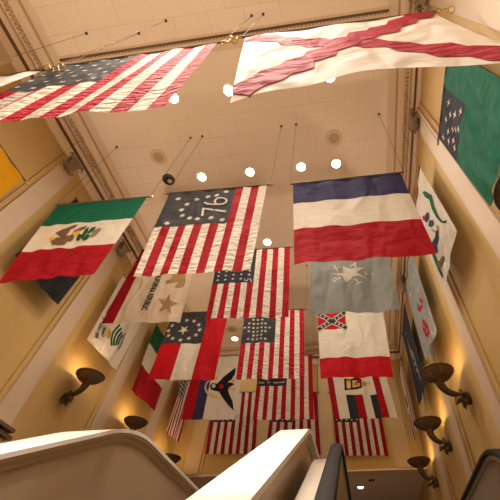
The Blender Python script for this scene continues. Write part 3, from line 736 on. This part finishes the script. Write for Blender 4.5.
f.trace(mb, KV, [(100, 178), (108, 180), (130, 215), (148, 260), (170, 320), (188, 375), (186, 388), (172, 360), (150, 300), (126, 240), (104, 195)], 'dgreen', .004)
f.trace(mb, KV, [(128, 155), (138, 150), (140, 170), (132, 188), (124, 180)], 'indigo', .006); f.trace(mb, KV, [(118, 165), (124, 160), (128, 178), (120, 180)], 'redb', .006)
f.trace(mb, KV, [(140, 180), (156, 178), (158, 192), (146, 205), (138, 200)], 'indigo', .006)
f.trace(mb, KV, [(166, 214), (176, 216), (174, 245), (166, 270), (172, 292), (164, 298), (152, 276), (150, 262), (160, 240)], 'indigo', .006)
f.trace(mb, KV, [(168, 196), (178, 198), (178, 214), (168, 212)], 'tan', .006); f.trace(mb, KV, [(150, 208), (166, 220), (164, 226), (148, 216)], 'tan', .006)
f.trace(mb, KV, [(166, 335), (178, 322), (186, 305), (194, 312), (190, 335), (182, 352), (172, 350)], 'brown', .006)
mb.build('picture', f.t); f.hardware()
b1, b2 = py(437, 330, 'right'), py(426, 362, 'right')
f = wallflag('hanging_grey_flag', 'pale grey flag with red scroll lettering and stars on the right wall', 'right', b1[0]-.05, 4.95, b2[0], b1, b2, A=.012, k=1.5)
mb = MB(); f.grid(mb, [0, 1], [0, 1], lambda u, v: 'lightg'); mb.build('cloth', f.t); KX = (370, 230, .2); KY = (400, 320, .2)
for K_, q in ((KX, [(250, 345), (262, 360), (262, 385), (250, 400), (238, 395), (236, 380), (246, 375)]), (KY, [(110, 5), (128, 12), (142, 35), (150, 60), (140, 78), (124, 68), (118, 50)]), (KX, [(260, 462), (272, 472), (284, 490), (276, 505), (262, 490)])):
    mb = MB(); stroke(f, mb, pxline(f, K_, q), .075, 'redb'); mb.build('red_scroll', f.t)
for K_, q in ((KX, (208, 265)), (KX, (222, 232)), (KX, (204, 322)), (KX, (240, 300)), (KX, (252, 280)), (KY, (140, 120)), (KY, (152, 108)), (KY, (160, 62))):
    mb = MB(); u, v = f.uv(K_[0]+K_[2]*q[0], K_[1]+K_[2]*q[1]); f.star(mb, u, v, .05, 'white', 0, 5, .4); mb.build('star', f.t)
f.hardware()
b1, b2 = py(425.5, 384, 'right'), py(419.5, 406, 'right')
f = wallflag('hanging_lettered_flag', 'dark navy flag with lines of small white lettering on the right wall', 'right', b1[0], 5.0, b2[0], b1, b2, A=.012, k=1.5)
mb = MB(); f.grid(mb, [0, 1], [0, 1], lambda u, v: 'navy'); mb.build('cloth', f.t); mb = MB()
for a, b_, nn, s_ in (((30, 62), (98, 335), 20, 3), ((44, 120), (90, 260), 9, 4), ((60, 150), (104, 300), 10, 6)):
    p, q = pxline(f, KY, [a, b_]); marks(f, mb, (p, q), nn, .085, 'white', s_)
mb.build('lettering', f.t); f.hardware()
b1, b2 = py(416.5, 430, 'right'), py(413.5, 443, 'right')
f = wallflag('hanging_striped_flag', 'faded red and white striped flag with small navy mark on the right wall', 'right', b1[0], 5.0, min(b2[0], 8.5), b1, (min(b2[0], 8.52), b2[1]), A=.012, k=1.8)
mb = MB(); cols = ['crim' if i % 2 == 0 else 'white' for i in range(13)]; vb = .42
f.grid(mb, [i/13 for i in range(14)], [0, vb, .66, 1], lambda u, v: 'white' if (u < 7/13 and v < .66) else cols[min(12, int(u*13))]); mb.build('cloth', f.t)
mb = MB(); f.poly(mb, [(.2, .42), (.34, .42), (.34, .58), (.2, .58)], 'navy'); mb.build('mark', f.t); f.hardware()

# ------------------------------------------------------------------ sconces
def sconce(side, y, zb, label, out=.28, power=4.2, dz=.25, col=(1, .70, .38), up=56):
    s = 1 if side == 'left' else -1
    x = XL if side == 'left' else XR
    t = thing('wall_sconce', label, 'sconce', (x, y, zb), 'bronze torch sconces on the side walls')
    bx_, bz = x+s*out, zb+dz
    b = MB(); b.lathe([(q0*.92, q1) for q0, q1 in [(.02, -.03), (.05, -.005), (.10, .012), (.16, .045), (.205, .085), (.215, .10), (.225, .105), (.232, .12), (.222, .135), (.205, .135), (.19, .11), (.10, .06), (.001, .05)]], M['bronzel'], 96, (bx_, y, bz), .05, 24, 2, 4)
    b.build('bowl', t)
    r = MB(); r.torus((bx_, y, bz+.122), .21, .012, (0, 0, 1), M['bronze'], 40, 8); r.build('rim', t)
    a = MB(); pts = []; rs = []
    for i in range(19):
        q = i/18
        pts.append((x+s*(.05+(out-.05)*math.sin(q*PI/2)**.9), y, zb+.05+(dz-.05)*(1-math.cos(q*PI/2))**1.1)); rs.append(.022+.038*q**.9)
    pts.append((bx_, y, bz+.01)); rs.append(.075)
    a.tube(pts, rs, M['bronze'], 16); a.build('horn_arm', t)
    l = MB()
    l.lathe([(.001, -.08), (.035, -.065), (.05, -.02), (.045, .04), (.028, .08), (.001, .09)], M['bronze'], 16, (x+s*.045, y, zb))
    for dy, dz_ in ((-.07, .04), (.07, .04), (0, .12), (-.05, -.07), (.05, -.07)):
        l.tube([(x+s*.05, y, zb), (x+s*.08, y+dy*.6, zb+dz_*.5), (x+s*.09, y+dy*1.1, zb+dz_), (x+s*.07, y+dy*1.3, zb+dz_*1.1-.02)], [.03, .032, .022, .005], M['bronze'], 8)
    l.tube([(x+s*.05, y, zb+.02), (x+s*.11, y, zb), (x+s*.16, y, zb-.01), (x+s*.19, y, zb-.07)], [.045, .05, .04, .006], M['bronze'], 8)
    l.build('leaf_bracket', t)
    k = MB(); k.lathe([(.001, 0), (.045, .02), (.05, .05), (.03, .08), (.001, .085)], M['sconce_glow'], 16, (bx_, y, bz+.045)); k.build('bulb', t)
    ld = bpy.data.lights.new('lamp', 'POINT'); ld.energy = power; ld.color = col; ld.shadow_soft_size = .05
    lo = bpy.data.objects.new('lamp', ld); C.objects.link(lo); lo.parent = t; lo.location = (s*out, 0, dz+.19)
    ud = bpy.data.lights.new('added_uplight', 'SPOT'); ud.energy = up; ud.color = (1, .79, .55); ud.spot_size = math.radians(105); ud.spot_blend = 1; ud.shadow_soft_size = .06  # extra spot added in the bowl, aimed inward to brighten the ceiling
    uo = bpy.data.objects.new('added_uplight', ud); C.objects.link(uo); uo.parent = t; uo.location = (s*out, 0, dz+.17); uo.rotation_euler = (0, PI+s*math.radians(24), 0)
sconce('left', 4.63, 2.64, 'bronze bowl sconce on the left wall below the white emblem flag')
sconce('left', 6.28, 2.66, 'bronze bowl sconce just above the curved white parapet at left', up=20)
sconce('left', 7.95, 2.63, 'bronze bowl sconce half hidden behind the curve of the left parapet', .33, up=12)
sconce('right', 4.32, 2.16, 'nearest whole bronze bowl sconce on the right wall, below the pale grey flag', .31)
sconce('right', 5.93, 2.24, 'middle bronze bowl sconce on the right wall, second from the top', .27, up=20)
sconce('right', 7.7, 2.30, 'lowest and farthest bronze bowl sconce on the right wall', .27, up=12)
sconce('right', 1.12, 1.39, 'bronze sconce cut by the right edge of the picture beside the green flag', .30, 3, up=16)
for y in (1.235, -.4, -2.0, -3.6):  # out-of-view sconces, added to throw more light up at the ceiling
    sconce('left', y, 1.7, 'unseen bronze sconce added on the near left wall to light the ceiling', .30, 3, col=(1, .85, .68))
    if y < 1: sconce('right', y, 1.64, 'unseen bronze sconce added on the near right wall to light the ceiling', .30, 3, col=(1, .85, .68))

# ------------------------------------------------------------------ escalators and parapets
INC = math.radians(30.3)
TAN = math.tan(INC)
def bend(yb, zb, R=.75, y0=-4.6, y1=8.3, n=10):
    a = INC; t = R*math.tan(a/2)
    p = [(y0, zb-TAN*(yb-y0)), (yb-2, zb-TAN*2)]
    cy_, cz_ = yb+t, zb-R
    for i in range(n+1):
        q = a*(1-i/n); p.append((cy_-R*math.sin(q), cz_+R*math.cos(q)))
    p.append((yb+2, zb)); p.append((y1, zb)); return p
def parapet(name, label, xi, xo, yb, zb, side, drop=1.15, y1=8.3, R=.75):
    # side: +1 when the moulded face looks towards +x
    s = side; t = thing(name, label, 'parapet', ((xi+xo)/2, yb, FL))
    path = bend(yb, zb, R, y1=y1, n=18)
    c = MB(); c.sweep(path, [(xi+s*.012, 0), (xo-s*.012, 0), (xo-s*.012, -.03), (xi+s*.012, -.03)], M['cap']); c.build('cap', t)
    m = MB()
    for d0, n0, n1, mt in ((.002, -.03, -.055, 'parapet'), (-.010, -.055, -.078, 'parapetd'), (-.018, -.078, -.098, 'parapet'), (-.028, -.098, -.112, 'parapetd')):
        m.sweep(path, [(xi+s*d0, n0), (xo-s*d0, n0), (xo-s*d0, n1), (xi+s*d0, n1)], M[mt])
    m.build('moulding', t)
    f_ = MB(); f_.sweep(path, [(xi-s*.038, -.112), (xo+s*.038, -.112), (xo+s*.045, -drop), (xi-s*.045, -drop)], M['parapet']); f_.build('panel', t)
    return t
parapet('parapet', 'long cream parapet with white cap curving down at the lower left', -2.10, -2.56, 3.20, 1.515, 1, R=1.5)
parapet('parapet', 'white capped parapet rising from the bottom centre beside the handrail', -.40, -.62, 3.12, 1.385, 1)

e = thing('escalator', 'escalator with black handrails at the bottom right of the picture', 'escalator', (.4, 3.1, FL))
for (xh, sd) in ((-.17, 1), (1.035, -1)):
    zb = 1.235 if sd > 0 else 1.15
    yb = 3.12
    path = bend(yb, zb, .7, -4.2, 5.2)
    # newel return at the top end
    end = path[-1]; path2 = path+[(end[0]+.25*math.sin(q*PI/6), end[1]-.25+.25*math.cos(q*PI/6)) for q in range(1, 7)]
    h = MB(); h.sweep(path2, [(xh-.05, -.012), (xh-.044, .012), (xh-.028, .022), (xh+.028, .022), (xh+.044, .012), (xh+.05, -.012), (xh+.04, -.02), (xh-.04, -.02)], M['rubber'])
    tag(h.build('handrail', e), 'black rubber handrail')
    r = MB(); r.sweep(path2, [(xh-.026, -.02), (xh+.026, -.02), (xh+.026, -.05), (xh-.026, -.05)], M['steel']); r.build('rail_track', e)
    p = MB(); p.sweep(path, [(xh-.014, -.05), (xh+.014, -.05), (xh+.014, -.80), (xh-.014, -.80)], M['smoked'] if sd < 0 else M['parapet']); p.build('balustrade', e)
    d = MB()
    xo = -.36 if sd > 0 else 1.28
    a_, b_ = sorted((xh-sd*.0, xo))
    d.sweep(path, [(a_, -.085), (b_, -.085), (b_, -.12), (a_, -.12)] if sd > 0 else [(a_, -.66), (b_, -.66), (b_, -.80), (a_, -.80)], M['deck']); d.build('side_deck', e)
    k_ = MB(); k_.sweep(path, [(xh+sd*.03, -.80), (xh+sd*.06, -.80), (xh+sd*.06, -1.10), (xh+sd*.03, -1.10)], M['steel']); k_.build('skirt', e)
st = MB(); y = -4.2
while y < 3.0:
    z = FL-TAN*(3.2-y)+.1
    st.box((-.10, y, z-.24), (.93, y+.405, z), M['tread']); y += .40
st.box((-.10, 3.0, FL-.1), (.93, 3.9, FL+.005), M['tread']); st.build('steps', e, False)

# ------------------------------------------------------------------ light and view
w = bpy.data.worlds.new('world'); sc.world = w; w.use_nodes = True
w.node_tree.nodes['Background'].inputs[0].default_value = (1, .8, .6, 1); w.node_tree.nodes['Background'].inputs[1].default_value = .05
sc.view_settings.view_transform = 'Standard'; sc.view_settings.look = 'None'; sc.view_settings.gamma = 1
sc.view_settings.exposure = .56; sc.view_settings.use_curve_mapping = False
